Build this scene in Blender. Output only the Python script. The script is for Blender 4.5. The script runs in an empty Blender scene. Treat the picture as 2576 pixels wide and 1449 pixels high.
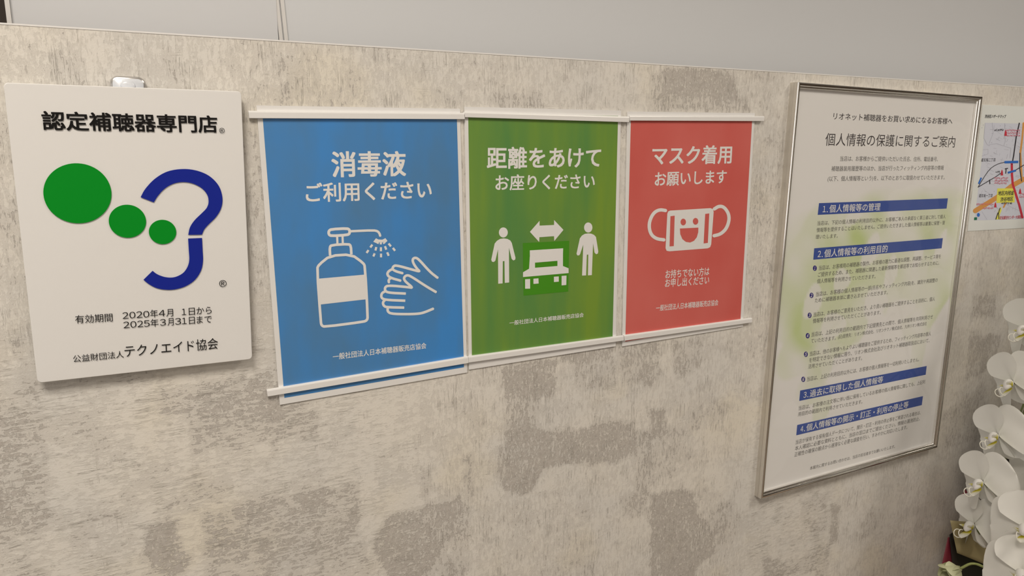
import bpy, bmesh, math, random
import numpy as np
from mathutils import Vector, Matrix, geometry

random.seed(7)
rng = np.random.default_rng(7)
scene = bpy.context.scene
COL = scene.collection

# ------------------------------------------------------------------ camera
# Solved from the vanishing points of the wall; the laminated posters (A4 pouches,
# 216 mm wide) give the scale.  Wall plane is Y = 0, +X runs right along it.
YAW, PITCH, ROLL, FPX = .50183, -.19632, .00197, 1884.867
CAM = Vector((0.0, -.7713, 1.36))
cy, sy, cp, sp = math.cos(YAW), math.sin(YAW), math.cos(PITCH), math.sin(PITCH)
FWD = Vector((sy * cp, cy * cp, sp))
_r = Vector((cy, -sy, 0)); _u = _r.cross(FWD)
RIGHT = _r * math.cos(ROLL) + _u * math.sin(ROLL)
UP = -_r * math.sin(ROLL) + _u * math.cos(ROLL)
cam_data = bpy.data.cameras.new('camera')
cam_data.sensor_width = 36.0
cam_data.lens = FPX / 2576 * 36.0
cam_data.clip_start = .01
cam = bpy.data.objects.new('camera', cam_data)
COL.objects.link(cam)
cam.matrix_world = Matrix(((RIGHT.x, UP.x, -FWD.x, CAM.x), (RIGHT.y, UP.y, -FWD.y, CAM.y),
                           (RIGHT.z, UP.z, -FWD.z, CAM.z), (0, 0, 0, 1)))
scene.camera = cam

# ------------------------------------------------------------------ world, exposure
world = bpy.data.worlds.new('world'); scene.world = world
world.use_nodes = True
world.node_tree.nodes['Background'].inputs[0].default_value = (.9, .95, 1, 1)
world.node_tree.nodes['Background'].inputs[1].default_value = .05
scene.view_settings.view_transform = 'Standard'
scene.view_settings.look = 'None'
scene.view_settings.gamma = 1
scene.view_settings.use_curve_mapping = False
scene.view_settings.exposure = 0.09

# ceiling luminaires of the shop: (x, y, width, depth, watts)
LAMPS = [(-.40, -1.05, .60, .60, 23), (1.70, -1.25, .60, .60, 16), (.6, -2.4, .6, .6, 8)]
LAMP_COLOR = (1.0, .90, .775)
CEIL = 2.5
for lx, ly, lw, ld, watts in LAMPS:
    ld_ = bpy.data.lights.new('ceiling_lamp_light', 'AREA')
    ld_.shape = 'RECTANGLE'; ld_.size = lw; ld_.size_y = ld
    ld_.energy = watts; ld_.color = LAMP_COLOR
    lo = bpy.data.objects.new('ceiling_lamp_light', ld_); COL.objects.link(lo)
    lo.location = (lx, ly, CEIL - .035)


# ------------------------------------------------------------------ helpers
def at(px, py, Y=0.0):
    """point where the photo pixel's ray meets the plane Y = const (parallel to the wall)"""
    d = FWD + RIGHT * ((px - 1288) / FPX) - UP * ((py - 724.5) / FPX)
    return CAM + d * ((Y - CAM.y) / d.y)


def lin(c):
    c = c / 255
    return c / 12.92 if c <= .04045 else ((c + .055) / 1.055) ** 2.4


EL = (.82, .725, .606)      # light falling on the wall near the sign
EM = (.77, .68, .57)        # near the coloured posters
ER = (.66, .565, .44)       # near the framed notice


def obs(rgb, e=EL):
    return tuple(min(.9, lin(v) / k) for v, k in zip(rgb, e))


MATS = {}


def mat(name, col, rough=.5, metal=0, coat=0, coat_rough=.1, var=None, var_scale=(6, 6, 40), spec=.5, trans=0):
    if name in MATS:
        return MATS[name]
    m = bpy.data.materials.new(name); m.use_nodes = True
    nt = m.node_tree; b = nt.nodes['Principled BSDF']
    b.inputs['Base Color'].default_value = (*col, 1)
    b.inputs['Roughness'].default_value = rough
    b.inputs['Metallic'].default_value = metal
    b.inputs['Coat Weight'].default_value = coat
    b.inputs['Coat Roughness'].default_value = coat_rough
    b.inputs['Specular IOR Level'].default_value = spec
    tc = nt.nodes.new('ShaderNodeTexCoord')
    if var:                                     # printed tone that wavers across the sheet
        mp = nt.nodes.new('ShaderNodeMapping'); mp.inputs['Scale'].default_value = var_scale
        n = nt.nodes.new('ShaderNodeTexNoise'); n.inputs['Scale'].default_value = 1; n.inputs['Detail'].default_value = 3
        r = nt.nodes.new('ShaderNodeValToRGB')
        r.color_ramp.elements[0].position = .33; r.color_ramp.elements[1].position = .67
        r.color_ramp.elements[0].color = (*col, 1); r.color_ramp.elements[1].color = (*var, 1)
        nt.links.new(tc.outputs['Object'], mp.inputs[0]); nt.links.new(mp.outputs[0], n.inputs['Vector'])
        nt.links.new(n.outputs['Fac'], r.inputs[0]); nt.links.new(r.outputs[0], b.inputs['Base Color'])
    if trans:
        t = nt.nodes.new('ShaderNodeBsdfTranslucent'); t.inputs[0].default_value = (*col, 1)
        mx = nt.nodes.new('ShaderNodeMixShader'); mx.inputs[0].default_value = trans
        nt.links.new(b.outputs[0], mx.inputs[1]); nt.links.new(t.outputs[0], mx.inputs[2])
        nt.links.new(mx.outputs[0], nt.nodes['Material Output'].inputs[0])
    MATS[name] = m
    return m


def clear_mat(name, rough=.02, tint=(1, 1, 1), weight=1.0):
    """thin clear acrylic: see-through with a Fresnel reflection"""
    m = bpy.data.materials.new(name); m.use_nodes = True
    nt = m.node_tree; nt.nodes.remove(nt.nodes['Principled BSDF'])
    t = nt.nodes.new('ShaderNodeBsdfTransparent'); t.inputs[0].default_value = (*tint, 1)
    g = nt.nodes.new('ShaderNodeBsdfGlossy'); g.inputs['Roughness'].default_value = rough
    f = nt.nodes.new('ShaderNodeLayerWeight'); f.inputs[0].default_value = .5
    p5 = nt.nodes.new('ShaderNodeMath'); p5.operation = 'POWER'; p5.inputs[1].default_value = 5
    k = nt.nodes.new('ShaderNodeMath'); k.operation = 'MULTIPLY_ADD'; k.inputs[1].default_value = .96 * weight; k.inputs[2].default_value = .04 * weight
    mx = nt.nodes.new('ShaderNodeMixShader')
    nt.links.new(f.outputs['Facing'], p5.inputs[0]); nt.links.new(p5.outputs[0], k.inputs[0]); nt.links.new(k.outputs[0], mx.inputs[0])
    nt.links.new(t.outputs[0], mx.inputs[1]); nt.links.new(g.outputs[0], mx.inputs[2])
    nt.links.new(mx.outputs[0], nt.nodes['Material Output'].inputs[0])
    MATS[name] = m
    return m


def attr_mat(name, attr, rough=.5, coat=0, trans=0, bump=0):
    m = bpy.data.materials.new(name); m.use_nodes = True
    nt = m.node_tree; b = nt.nodes['Principled BSDF']
    a = nt.nodes.new('ShaderNodeAttribute'); a.attribute_name = attr
    nt.links.new(a.outputs['Color'], b.inputs['Base Color'])
    b.inputs['Roughness'].default_value = rough; b.inputs['Coat Weight'].default_value = coat
    if trans:
        t = nt.nodes.new('ShaderNodeBsdfTranslucent'); nt.links.new(a.outputs['Color'], t.inputs[0])
        mx = nt.nodes.new('ShaderNodeMixShader'); mx.inputs[0].default_value = trans
        nt.links.new(b.outputs[0], mx.inputs[1]); nt.links.new(t.outputs[0], mx.inputs[2])
        nt.links.new(mx.outputs[0], nt.nodes['Material Output'].inputs[0])
    MATS[name] = m
    return m


def obj(name, verts, faces, material, parent=None, smooth=False):
    off = Vector((0, 0, 0))
    p = parent
    while p is not None:
        off += p.location; p = p.parent
    me = bpy.data.meshes.new(name)
    me.from_pydata([tuple(Vector(v) - off) for v in verts], [], faces)
    me.update()
    if material is not None:
        me.materials.append(material)
    if smooth:
        me.polygons.foreach_set('use_smooth', [True] * len(me.polygons))
    o = bpy.data.objects.new(name, me); COL.objects.link(o)
    if parent:
        o.parent = parent
    return o


def thing(name, label, category, loc, group=None):
    e = bpy.data.objects.new(name, None); COL.objects.link(e)
    e.empty_display_size = .02
    e.location = loc; e['label'] = label; e['category'] = category
    if group:
        e['group'] = group
    return e


def tag(o, label, category, group=None):
    o['label'] = label; o['category'] = category
    if group:
        o['group'] = group
    return o


def struct(o):
    o['kind'] = 'structure'
    return o


def box(lo, hi):
    x0, y0, z0 = lo; x1, y1, z1 = hi
    v = [(x0, y0, z0), (x1, y0, z0), (x1, y1, z0), (x0, y1, z0), (x0, y0, z1), (x1, y0, z1), (x1, y1, z1), (x0, y1, z1)]
    f = [(0, 3, 2, 1), (4, 5, 6, 7), (0, 1, 5, 4), (1, 2, 6, 5), (2, 3, 7, 6), (3, 0, 4, 7)]
    return v, f


def quad_slab(c, Yf, Yb):
    """slab with corner pixels c (TL, TR, BR, BL) at the front plane Yf, back at Yb"""
    fr = [at(x, y, Yf) for x, y in c]
    bk = [Vector((p.x, Yb, p.z)) for p in fr]
    return fr + bk, [(3, 2, 1, 0), (4, 5, 6, 7), (0, 1, 5, 4), (1, 2, 6, 5), (2, 3, 7, 6), (3, 0, 4, 7)]


def round_slab(c, Yf, Yb, r, bevel=.0008, n=6):
    """slab with rounded corners (radius in metres) and a small bevelled rim"""
    P = [at(x, y, Yf) for x, y in c]
    rim = []
    for i in range(4):
        p, a, b = P[i], (P[i - 1] - P[i]).normalized(), (P[(i + 1) % 4] - P[i]).normalized()
        cen = p + a * r + b * r
        for k in range(n + 1):
            t = k / n * math.pi / 2
            rim.append(cen - b * r * math.cos(t) - a * r * math.sin(t))
    # corners run TL,TR,BR,BL
    cen = sum(P, Vector()) / 4
    N = len(rim)
    inner = [p + (cen - p).normalized() * bevel for p in rim]
    v = inner + [Vector((p.x, Yf + bevel, p.z)) for p in rim] + [Vector((p.x, Yb, p.z)) for p in rim]
    f = [tuple(reversed(range(N)))]
    for o_ in (0, N):
        for i in range(N):
            j = (i + 1) % N
            f.append((o_ + i, o_ + j, o_ + N + j, o_ + N + i))
    f.append(tuple(range(2 * N, 3 * N)))
    return v, f


class Flat:
    """collects flat printed shapes lying on the plane Y"""
    def __init__(self, Y):
        self.Y = Y; self.v = []; self.f = []; self.n = 0

    def poly(self, pts):
        self.n += 1                                   # ink layers a few microns apart
        P = [at(x, y, self.Y - 2e-6 * (self.n % 60)) for x, y in pts]
        b = len(self.v); self.v += P
        for t in geometry.tessellate_polygon([P]):
            self.f.append(tuple(b + i for i in t))
        return self

    def ellipse(self, cx, cy_, rx, ry, n=40, rot=0):
        pts = []
        for i in range(n):
            a = i / n * 2 * math.pi
            x, y = rx * math.cos(a), ry * math.sin(a)
            pts.append((cx + x * math.cos(rot) - y * math.sin(rot), cy_ + x * math.sin(rot) + y * math.cos(rot)))
        return self.poly(pts)

    def stroke(self, pts, w, closed=False, cap=True, smooth=0):
        for _ in range(smooth):
            q = []
            M = len(pts)
            for i in range(M if closed else M - 1):
                a, b = pts[i], pts[(i + 1) % M]
                q += [(a[0] * .75 + b[0] * .25, a[1] * .75 + b[1] * .25), (a[0] * .25 + b[0] * .75, a[1] * .25 + b[1] * .75)]
            if not closed:
                q = [pts[0]] + q + [pts[-1]]
            pts = q
        if closed:
            pts = pts + [pts[0]]
        for i in range(len(pts) - 1):
            (x0, y0), (x1, y1) = pts[i], pts[i + 1]
            L = math.hypot(x1 - x0, y1 - y0)
            if L < 1e-6:
                continue
            nx, ny = -(y1 - y0) / L * w / 2, (x1 - x0) / L * w / 2
            self.poly([(x0 + nx, y0 + ny), (x1 + nx, y1 + ny), (x1 - nx, y1 - ny), (x0 - nx, y0 - ny)])
        for i, (x, y) in enumerate(pts):
            if (0 < i < len(pts) - 1) or cap:
                self.ellipse(x, y, w / 2, w / 2, 10)
        return self

    def build(self, name, m, parent):
        return obj(name, self.v, self.f, m, parent)


_tc = bpy.data.curves.new('type', 'FONT'); _tc.resolution_u = 3; _tc.fill_mode = 'FRONT'
_to = bpy.data.objects.new('type', _tc)
COL.objects.link(_to)


def glyphs(body):
    _tc.body = body
    bpy.context.view_layer.update()
    dg = bpy.context.evaluated_depsgraph_get()
    me = bpy.data.meshes.new_from_object(_to.evaluated_get(dg))
    v = np.empty(len(me.vertices) * 3, 'f'); me.vertices.foreach_get('co', v)
    f = [tuple(p.vertices) for p in me.polygons]
    bpy.data.meshes.remove(me)
    return v.reshape(-1, 3), f


def text(body, p0, p1, h, Y, m, parent, bold=0.0, name='lettering', mid=.38, em=.92):
    """lettering on plane Y: p0, p1 = pixel ends of the line at mid-character height, h = character height in pixels"""
    v, f = glyphs(body)
    x0, x1 = v[:, 0].min(), v[:, 0].max()
    A, B = at(*p0, Y), at(*p1, Y)
    u = (B - A); L = u.length; u.normalize()
    w = Vector((-u.z, 0, u.x))
    pm = ((p0[0] + p1[0]) / 2, (p0[1] + p1[1]) / 2)
    H = (at(pm[0], pm[1] - h / 2, Y) - at(pm[0], pm[1] + h / 2, Y)).length / em
    sx = L / (x1 - x0)
    vv, ff = [], []
    # heavier weights: the glyph laid down again, shifted by a stroke's growth each way
    shifts = [(0, 0)] if bold == 0 else [(0, 0)] + [(bold * a, bold * .8 * b) for a in (-1, 0, 1) for b in (-1, 0, 1) if a or b]
    for i, (dx, dz) in enumerate(shifts):
        o_ = len(vv); dy = Vector((0, -4e-6 * i, 0))
        vv += [A + u * ((a + dx - x0) * sx) + w * ((b + dz - mid) * H) + dy for a, b, _ in v.tolist()]
        ff += [tuple(o_ + j for j in q) for q in f]
    return obj(name, vv, ff, m, parent)


def Z(ox, oy, s):
    return lambda x, y: (ox + x / s, oy + y / s)


def ZS(fn, pts):
    return [fn(x, y) for x, y in pts]


def tube(pts, rad, n=8):
    """round tube through world points; rad a number or list"""
    P = [Vector(p) for p in pts]
    if not isinstance(rad, (list, tuple)):
        rad = [rad] * len(P)
    v, f = [], []
    ref = Vector((.3, .2, .93))
    for i, p in enumerate(P):
        d = (P[min(i + 1, len(P) - 1)] - P[max(i - 1, 0)]).normalized()
        a = d.cross(ref)
        if a.length < 1e-4:
            a = d.cross(Vector((1, 0, 0)))
        a.normalize(); b = d.cross(a)
        for k in range(n):
            t = k / n * 2 * math.pi
            v.append(p + (a * math.cos(t) + b * math.sin(t)) * rad[i])
    for i in range(len(P) - 1):
        for k in range(n):
            j = (k + 1) % n
            f.append((i * n + k, i * n + j, (i + 1) * n + j, (i + 1) * n + k))
    f.append(tuple(reversed(range(n)))); f.append(tuple(range((len(P) - 1) * n, len(P) * n)))
    return v, f


def catmull(pts, k=8):
    P = [Vector(p) for p in pts]; P = [P[0] * 2 - P[1]] + P + [P[-1] * 2 - P[-2]]
    out = []
    for i in range(1, len(P) - 2):
        for j in range(k):
            t = j / k
            out.append(.5 * ((2 * P[i]) + (P[i + 1] - P[i - 1]) * t + (2 * P[i - 1] - 5 * P[i] + 4 * P[i + 1] - P[i + 2]) * t * t
                             + (3 * P[i] - P[i - 1] - 3 * P[i + 1] + P[i + 2]) * t ** 3))
    out.append(P[-2])
    return out


# ------------------------------------------------------------------ the room
TOPZ = CAM.z + .11914 * .7713            # top of the papered partition
XL, XR = -1.3, 2.7
YB = .15                                 # grey wall behind the partition

# wallpaper tone: worn grey areas of the printed plaster pattern (outlines in photo pixels -> wall)
PATCH = [
    (.56, [(-40, 1010), (100, 962), (112, 1080), (137, 1335), (-40, 1362)]),
    (.30, [(-40, 180), (12, 180), (85, 900), (95, 970), (-40, 1000)]),
    (.62, [(402, 975), (700, 935), (800, 1050), (805, 1098), (600, 1125), (480, 1150), (470, 1050), (410, 1050)]),
    (.50, [(482, 1215), (585, 1198), (590, 1230), (500, 1262)]),
    (.52, [(195, 1285), (320, 1278), (325, 1300), (215, 1325)]),
    (.50, [(405, 1262), (470, 1245), (472, 1275), (415, 1285)]),
    (.86, [(362, 1326), (455, 1305), (450, 1370), (482, 1405), (462, 1440), (372, 1448)]),
    (.64, [(508, 1295), (640, 1262), (905, 1212), (905, 1330), (800, 1400), (520, 1430)]),
    (.46, [(520, 1380), (900, 1330), (960, 1449), (530, 1470)]),
    (.86, [(1265, 920), (1400, 900), (1396, 1000), (1268, 1004)]),
    (.55, [(1268, 1004), (1360, 1000), (1352, 1078), (1270, 1080)]),
    (.84, [(1270, 1078), (1368, 1080), (1370, 1180), (1330, 1245), (1271, 1240)]),
    (.78, [(971, 1296), (1165, 1249), (1165, 1330), (1110, 1380), (1060, 1470), (985, 1470), (940, 1380)]),
    (.50, [(1165, 1250), (1180, 1290), (1175, 1470), (1050, 1470)]),
    (.60, [(1170, 1150), (1190, 1140), (1192, 1250), (1172, 1255)]),
    (.60, [(1250, 1130), (1268, 1120), (1268, 1230), (1252, 1235)]),
    (.45, [(1055, 1185), (1085, 1180), (1082, 1250), (1060, 1260)]),
    (.84, [(1300, 1088), (1470, 1076), (1552, 1060), (1600, 1062), (1600, 1140), (1548, 1165), (1447, 1170), (1300, 1182)]),
    (.75, [(1400, 880), (1545, 868), (1545, 905), (1470, 915), (1404, 912)]),
    (.50, [(1440, 915), (1552, 908), (1552, 978), (1447, 985)]),
    (.60, [(1560, 868), (1661, 856), (1661, 958), (1640, 968), (1563, 962)]),
    (.58, [(1690, 858), (1765, 848), (1765, 918), (1700, 965)]),
    (.82, [(1636, 1035), (1676, 1030), (1676, 1092), (1638, 1096)]),
    (.48, [(1737, 1010), (1822, 1000), (1822, 1062), (1740, 1090)]),
    (.42, [(1600, 1095), (1740, 1060), (1740, 1180), (1600, 1230)]),
    (.55, [(1560, 1250), (1632, 1220), (1634, 1300), (1565, 1300)]),
    (.90, [(1636, 1243), (1733, 1229), (1760, 1290), (1798, 1340), (1792, 1395), (1752, 1430), (1752, 1470), (1636, 1470)]),
    (.46, [(1752, 1290), (1850, 1260), (1880, 1330), (1800, 1400)]),
    (.80, [(1921, 1405), (1962, 1400), (1972, 1470), (1915, 1470)]),
    (.52, [(1960, 1410), (2085, 1385), (2080, 1430), (1970, 1449)]),
    (.78, [(2090, 1272), (2112, 1270), (2108, 1368), (2086, 1368)]),
    (.55, [(2056, 1370), (2090, 1365), (2080, 1470), (2050, 1470)]),
    (.50, [(2165, 1320), (2200, 1260), (2200, 1340), (2165, 1358)]),
    (.45, [(2010, 1260), (2080, 1250), (2080, 1335), (2020, 1335)]),
    (.95, [(1671, 168), (1790, 174), (1853, 198), (1856, 246), (1668, 242)]),
    (.58, [(1640, 242), (1880, 246), (1885, 282), (1640, 280)]),
    (.45, [(1790, 172), (1950, 180), (1940, 205), (1850, 200)]),
    (.40, [(1640, 180), (1670, 180), (1670, 245), (1630, 245)]),
    (.58, [(693, 214), (738, 210), (742, 266), (696, 264)]),
    (.48, [(1230, 236), (1370, 232), (1370, 270), (1230, 270)]),
    (.42, [(425, 176), (520, 182), (520, 228), (425, 222)]),
    (.40, [(860, 176), (905, 174), (905, 200), (862, 198)]),
    (.34, [(620, 300), (700, 300), (715, 950), (640, 960)]),
    (.36, [(1900, 320), (1985, 300), (1930, 900), (1880, 900)]),
    (.70, [(2447, 745), (2505, 742), (2505, 795), (2444, 800)]),
    (.74, [(2438, 845), (2520, 840), (2500, 925), (2428, 958)]),
    (.50, [(2370, 1040), (2480, 960), (2500, 1090), (2380, 1130)]),
]


def wall_partition():
    x0, x1, z0, z1 = -.30, 2.15, .36, TOPZ
    step = .0035
    nx, nz = int((x1 - x0) / step) + 1, int((z1 - z0) / step) + 1
    xs, zs = np.linspace(x0, x1, nx), np.linspace(z0, z1, nz)
    XX, ZZ = np.meshgrid(xs, zs)
    # faint patchwork of the wallpaper print: level blocks of slightly different wear
    mask = np.zeros_like(XX)
    for bw, bh, amp in ((.17, .11, .30), (.075, .05, .26), (.032, .06, .20)):
        cell = rng.random((40 + int(2.6 / bw), 40 + int(1.3 / bh))) ** 2.2
        mask = np.maximum(mask, amp * cell[((XX - x0) / bw).astype(int), ((ZZ - z0) / bh).astype(int)])
    # tear the outlines a little
    jx = XX + .0015 * np.sin(ZZ * 190 + 3 * np.sin(XX * 90)) + .001 * np.sin(ZZ * 520 + XX * 40)
    jz = ZZ + .0015 * np.sin(XX * 170 + 3 * np.sin(ZZ * 70)) + .001 * np.sin(XX * 470 + ZZ * 30)
    for k, pts in PATCH:
        P = [at(*p) for p in pts]
        inside = np.zeros(XX.shape, bool)
        for i in range(len(P)):
            a, b = P[i], P[i - 1]
            if abs(a.z - b.z) < 1e-9:
                continue
            c = ((a.z > jz) != (b.z > jz)) & (jx < (b.x - a.x) * (jz - a.z) / (b.z - a.z) + a.x)
            inside ^= c
        mask = np.maximum(mask, inside * k)
    for _ in range(1):
        p = np.pad(mask, 1, mode='edge')
        mask = (p[1:-1, 1:-1] * 2 + p[:-2, 1:-1] + p[2:, 1:-1] + p[1:-1, :-2] + p[1:-1, 2:]) / 6
    # streak direction: brushed level on the lower left, upright elsewhere
    lowleft = 1 / (1 + np.exp((XX - .30) / .02)) * (1 / (1 + np.exp((ZZ - 1.17) / .02)))
    lowmid = (1 / (1 + np.exp(-(XX - .84) / .01))) * (1 / (1 + np.exp((XX - 1.06) / .01))) * (1 / (1 + np.exp((ZZ - .98) / .02)))
    vert = 1 - np.clip(lowleft + lowmid, 0, 1)
    verts = np.stack([XX, np.zeros_like(XX), ZZ], -1).reshape(-1, 3)
    idx = np.arange(nx * nz).reshape(nz, nx)
    q = np.stack([idx[:-1, :-1], idx[:-1, 1:], idx[1:, 1:], idx[1:, :-1]], -1).reshape(-1, 4)
    # surrounding plain areas and the body of the partition
    ext = [(XL, 0, 0), (XR, 0, 0), (XR, 0, TOPZ), (XL, 0, TOPZ), (x0, 0, z0), (x1, 0, z0), (x1, 0, z1), (x0, 0, z1),
           (XL, .09, 0), (XR, .09, 0), (XR, .09, TOPZ), (XL, .09, TOPZ)]
    b = len(verts)
    ef = [(0, 1, 5, 4), (1, 2, 6, 5), (3, 0, 4, 7), (2, 3, 11, 10), (9, 8, 11, 10), (1, 9, 10, 2), (8, 0, 3, 11)]
    me = bpy.data.meshes.new('wall_partition')
    me.from_pydata(verts.tolist() + ext, [], q.tolist() + [tuple(b + i for i in t) for t in ef])
    me.update()
    for nm, arr, dflt in (('worn', mask, .2), ('upright', vert, 1.0)):
        a = me.attributes.new(nm, 'FLOAT', 'POINT')
        a.data.foreach_set('value', np.concatenate([arr.ravel(), np.full(len(ext), dflt)]).astype('f'))
    o = bpy.data.objects.new('wall_partition', me); COL.objects.link(o)
    me.materials.append(wallpaper())
    return struct(o)


def wallpaper():
    m = bpy.data.materials.new('worn_plaster_wallpaper'); m.use_nodes = True
    nt = m.node_tree; N = nt.nodes; L = nt.links.new
    b = N['Principled BSDF']; b.inputs['Roughness'].default_value = .62; b.inputs['Specular IOR Level'].default_value = .3
    tc = N.new('ShaderNodeTexCoord')

    def noise(scale, detail=6, rough=.6, dist=0):
        mp = N.new('ShaderNodeMapping'); mp.inputs['Scale'].default_value = scale
        n = N.new('ShaderNodeTexNoise'); n.inputs['Scale'].default_value = 1
        n.inputs['Detail'].default_value = detail; n.inputs['Roughness'].default_value = rough; n.inputs['Distortion'].default_value = dist
        L(tc.outputs['Object'], mp.inputs[0]); L(mp.outputs[0], n.inputs['Vector'])
        return n.outputs['Fac']

    def math_(op, a, b_=None, c=None, clamp=False):
        n = N.new('ShaderNodeMath'); n.operation = op; n.use_clamp = clamp
        for i, v in enumerate((a, b_, c)):
            if v is None:
                continue
            if isinstance(v, (int, float)):
                n.inputs[i].default_value = v
            else:
                L(v, n.inputs[i])
        return n.outputs[0]

    def ramp(v, lo, hi, a=0.0, c=1.0):
        n = N.new('ShaderNodeMapRange'); n.interpolation_type = 'SMOOTHSTEP'
        L(v, n.inputs[0])
        for i, x in ((1, lo), (2, hi), (3, a), (4, c)):
            if isinstance(x, (int, float)):
                n.inputs[i].default_value = x
            else:
                L(x, n.inputs[i])
        return n.outputs[0]

    def mixc(f, a, c):
        n = N.new('ShaderNodeMix'); n.data_type = 'RGBA'
        if isinstance(f, (int, float)):
            n.inputs[0].default_value = f
        else:
            L(f, n.inputs[0])
        for i, x in ((6, a), (7, c)):
            if isinstance(x, tuple):
                n.inputs[i].default_value = (*x, 1)
            else:
                L(x, n.inputs[i])
        return n.outputs[2]

    def mixf(f, a, c):
        return math_('ADD', math_('MULTIPLY', a, math_('SUBTRACT', 1.0, f)), math_('MULTIPLY', c, f))

    aw = N.new('ShaderNodeAttribute'); aw.attribute_name = 'worn'
    au = N.new('ShaderNodeAttribute'); au.attribute_name = 'upright'
    worn, upr = aw.outputs['Fac'], au.outputs['Fac']
    nh = noise((70, 70, 300), 9, .72, .6)
    nv = noise((300, 300, 80), 9, .72, .6)
    n = mixf(upr, nh, nv)
    iso = noise((150, 150, 150), 8, .7)
    n = math_('ADD', math_('MULTIPLY', n, .62), math_('MULTIPLY', iso, .38))
    n = math_('MULTIPLY_ADD', math_('SUBTRACT', n, .5), 3.6, .5)
    clus = noise((26, 26, 26), 5, .65)
    thr = math_('SUBTRACT', .97, math_('MULTIPLY', worn, .72))
    thr = math_('ADD', thr, math_('MULTIPLY', math_('SUBTRACT', .5, clus), 1.15))
    grey = ramp(n, math_('SUBTRACT', thr, .07), math_('ADD', thr, .07))
    faint = math_('MULTIPLY', ramp(n, math_('SUBTRACT', thr, .42), math_('SUBTRACT', thr, .22)), .34)
    # pale chips left standing inside the worn areas
    chip = noise((330, 330, 230), 4, .6, .4)
    grey = math_('MULTIPLY', grey, ramp(chip, .56, .63, 1, 0))
    grey = math_('MAXIMUM', grey, faint)
    # hairline cracks, level and upright
    ch = noise((10, 10, 230), 5, .6, .35); cv = noise((230, 230, 10), 5, .6, .35)
    lh = ramp(math_('ABSOLUTE', math_('SUBTRACT', ch, .5)), 0, .020, 1, 0)
    lv = ramp(math_('ABSOLUTE', math_('SUBTRACT', cv, .5)), 0, .020, 1, 0)
    where = ramp(noise((30, 30, 30), 4, .65), .50, .60)
    where2 = ramp(noise((24, 24, 40), 4, .65), .58, .66)
    line = math_('MULTIPLY', mixf(upr, lh, lv), where)
    line = math_('MAXIMUM', line, math_('MULTIPLY', mixf(upr, lv, lh), math_('MULTIPLY', where2, .7)))
    # tones
    big = ramp(noise((5, 5, 7), 4, .6), .36, .66)
    fine = noise((420, 420, 420), 3, .6)
    light = mixc(big, obs((218, 203, 181)), obs((211, 198, 179)))
    warm = ramp(noise((7, 7, 9), 3, .5), .52, .70)
    light = mixc(math_('MULTIPLY', warm, .45), light, obs((217, 199, 169)))
    greyc = mixc(ramp(iso, .4, .62), obs((170, 156, 139)), obs((185, 171, 153)))
    c = mixc(math_('MULTIPLY', grey, .92), light, greyc)
    c = mixc(math_('MULTIPLY', line, .33), c, obs((150, 137, 118)))
    c = mixc(ramp(fine, .62, .75), c, mixc(.22, c, obs((228, 216, 198))))
    L(c, b.inputs['Base Color'])
    # relief
    hgt = math_('ADD', math_('MULTIPLY', math_('SUBTRACT', 1.0, grey), .30), math_('MULTIPLY', fine, .30))
    hgt = math_('ADD', hgt, math_('MULTIPLY', n, .13))
    hgt = math_('SUBTRACT', hgt, math_('MULTIPLY', line, .25))
    bp = N.new('ShaderNodeBump'); bp.inputs['Strength'].default_value = .7; bp.inputs['Distance'].default_value = .0014
    L(hgt, bp.inputs['Height']); L(bp.outputs[0], b.inputs['Normal'])
    return m


wall_partition()
cap_m = mat('cap_trim_paint', obs((228, 218, 202)), .5)
struct(obj('trim_1', *box((XL, -.0004, TOPZ), (XR, .0904, TOPZ + .0014)), cap_m))
plain = mat('room_wall_paint', (.62, .59, .54), .7)
grey_wall = mat('grey_wall_paint', (.675, .695, .725), .55, coat=.12, coat_rough=.3)
gloss_panel = mat('gloss_door_laminate', (.68, .695, .725), .32, coat=.6, coat_rough=.06)
xj = at(700, 50, YB).x                      # joint between glossy door and grey wall
xd = at(16, 30, YB).x                       # left edge of the door
struct(obj('wall_back', *box((xj - .002, YB, 0), (XR, YB + .1, CEIL)), grey_wall))
struct(obj('door_1', *box((xd + .004, YB - .004, 0), (xj - .002, YB + .04, CEIL)), gloss_panel))
trim_w = mat('white_jamb_paint', (.72, .71, .70), .4)
t0, t1 = at(690.5, 0, YB), at(705.5, 105, YB)
k_ = (t1.x - t0.x) / (t0.z - t1.z)


def leaning_strip(name, xo, w, y0, y1, m):
    v = []
    for z in (1.2, CEIL):
        xx = t0.x + (t0.z - z) * k_ * .6 + xo
        v += [(xx, y0, z), (xx + w, y0, z), (xx + w, y1, z), (xx, y1, z)]
    return struct(obj(name, v, [(0, 3, 2, 1), (4, 5, 6, 7), (0, 1, 5, 4), (1, 2, 6, 5), (2, 3, 7, 6), (3, 0, 4, 7)], m))


leaning_strip('trim_2', .0000, .0042, YB - .003, YB, trim_w)
leaning_strip('trim_3', .0058, .0042, YB - .003, YB, trim_w)
struct(obj('trim_4', *box((xd, YB - .008, 0), (xd + .004, YB + .04, CEIL)), trim_w))
dark = mat('dark_recess', (.06, .045, .035), .7)
struct(obj('wall_recess', *box((XL, YB + .3, 0), (xd + .02, YB + .36, CEIL)), dark))
struct(obj('floor', *box((-3.2, -3.6, -.05), (4.0, 1.0, 0)), mat('floor_vinyl', (.20, .155, .115), .4)))
struct(obj('ceiling', *box((-3.2, -3.6, CEIL), (4.0, 1.0, CEIL + .05)), mat('ceiling_board', (.70, .68, .65), .8)))
struct(obj('wall_left', *box((-3.25, -3.6, 0), (-3.2, 1.0, CEIL)), plain))
struct(obj('wall_right', *box((4.0, -3.6, 0), (4.05, 1.0, CEIL)), mat('dark_wood_wall', (.13, .095, .07), .5)))
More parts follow.
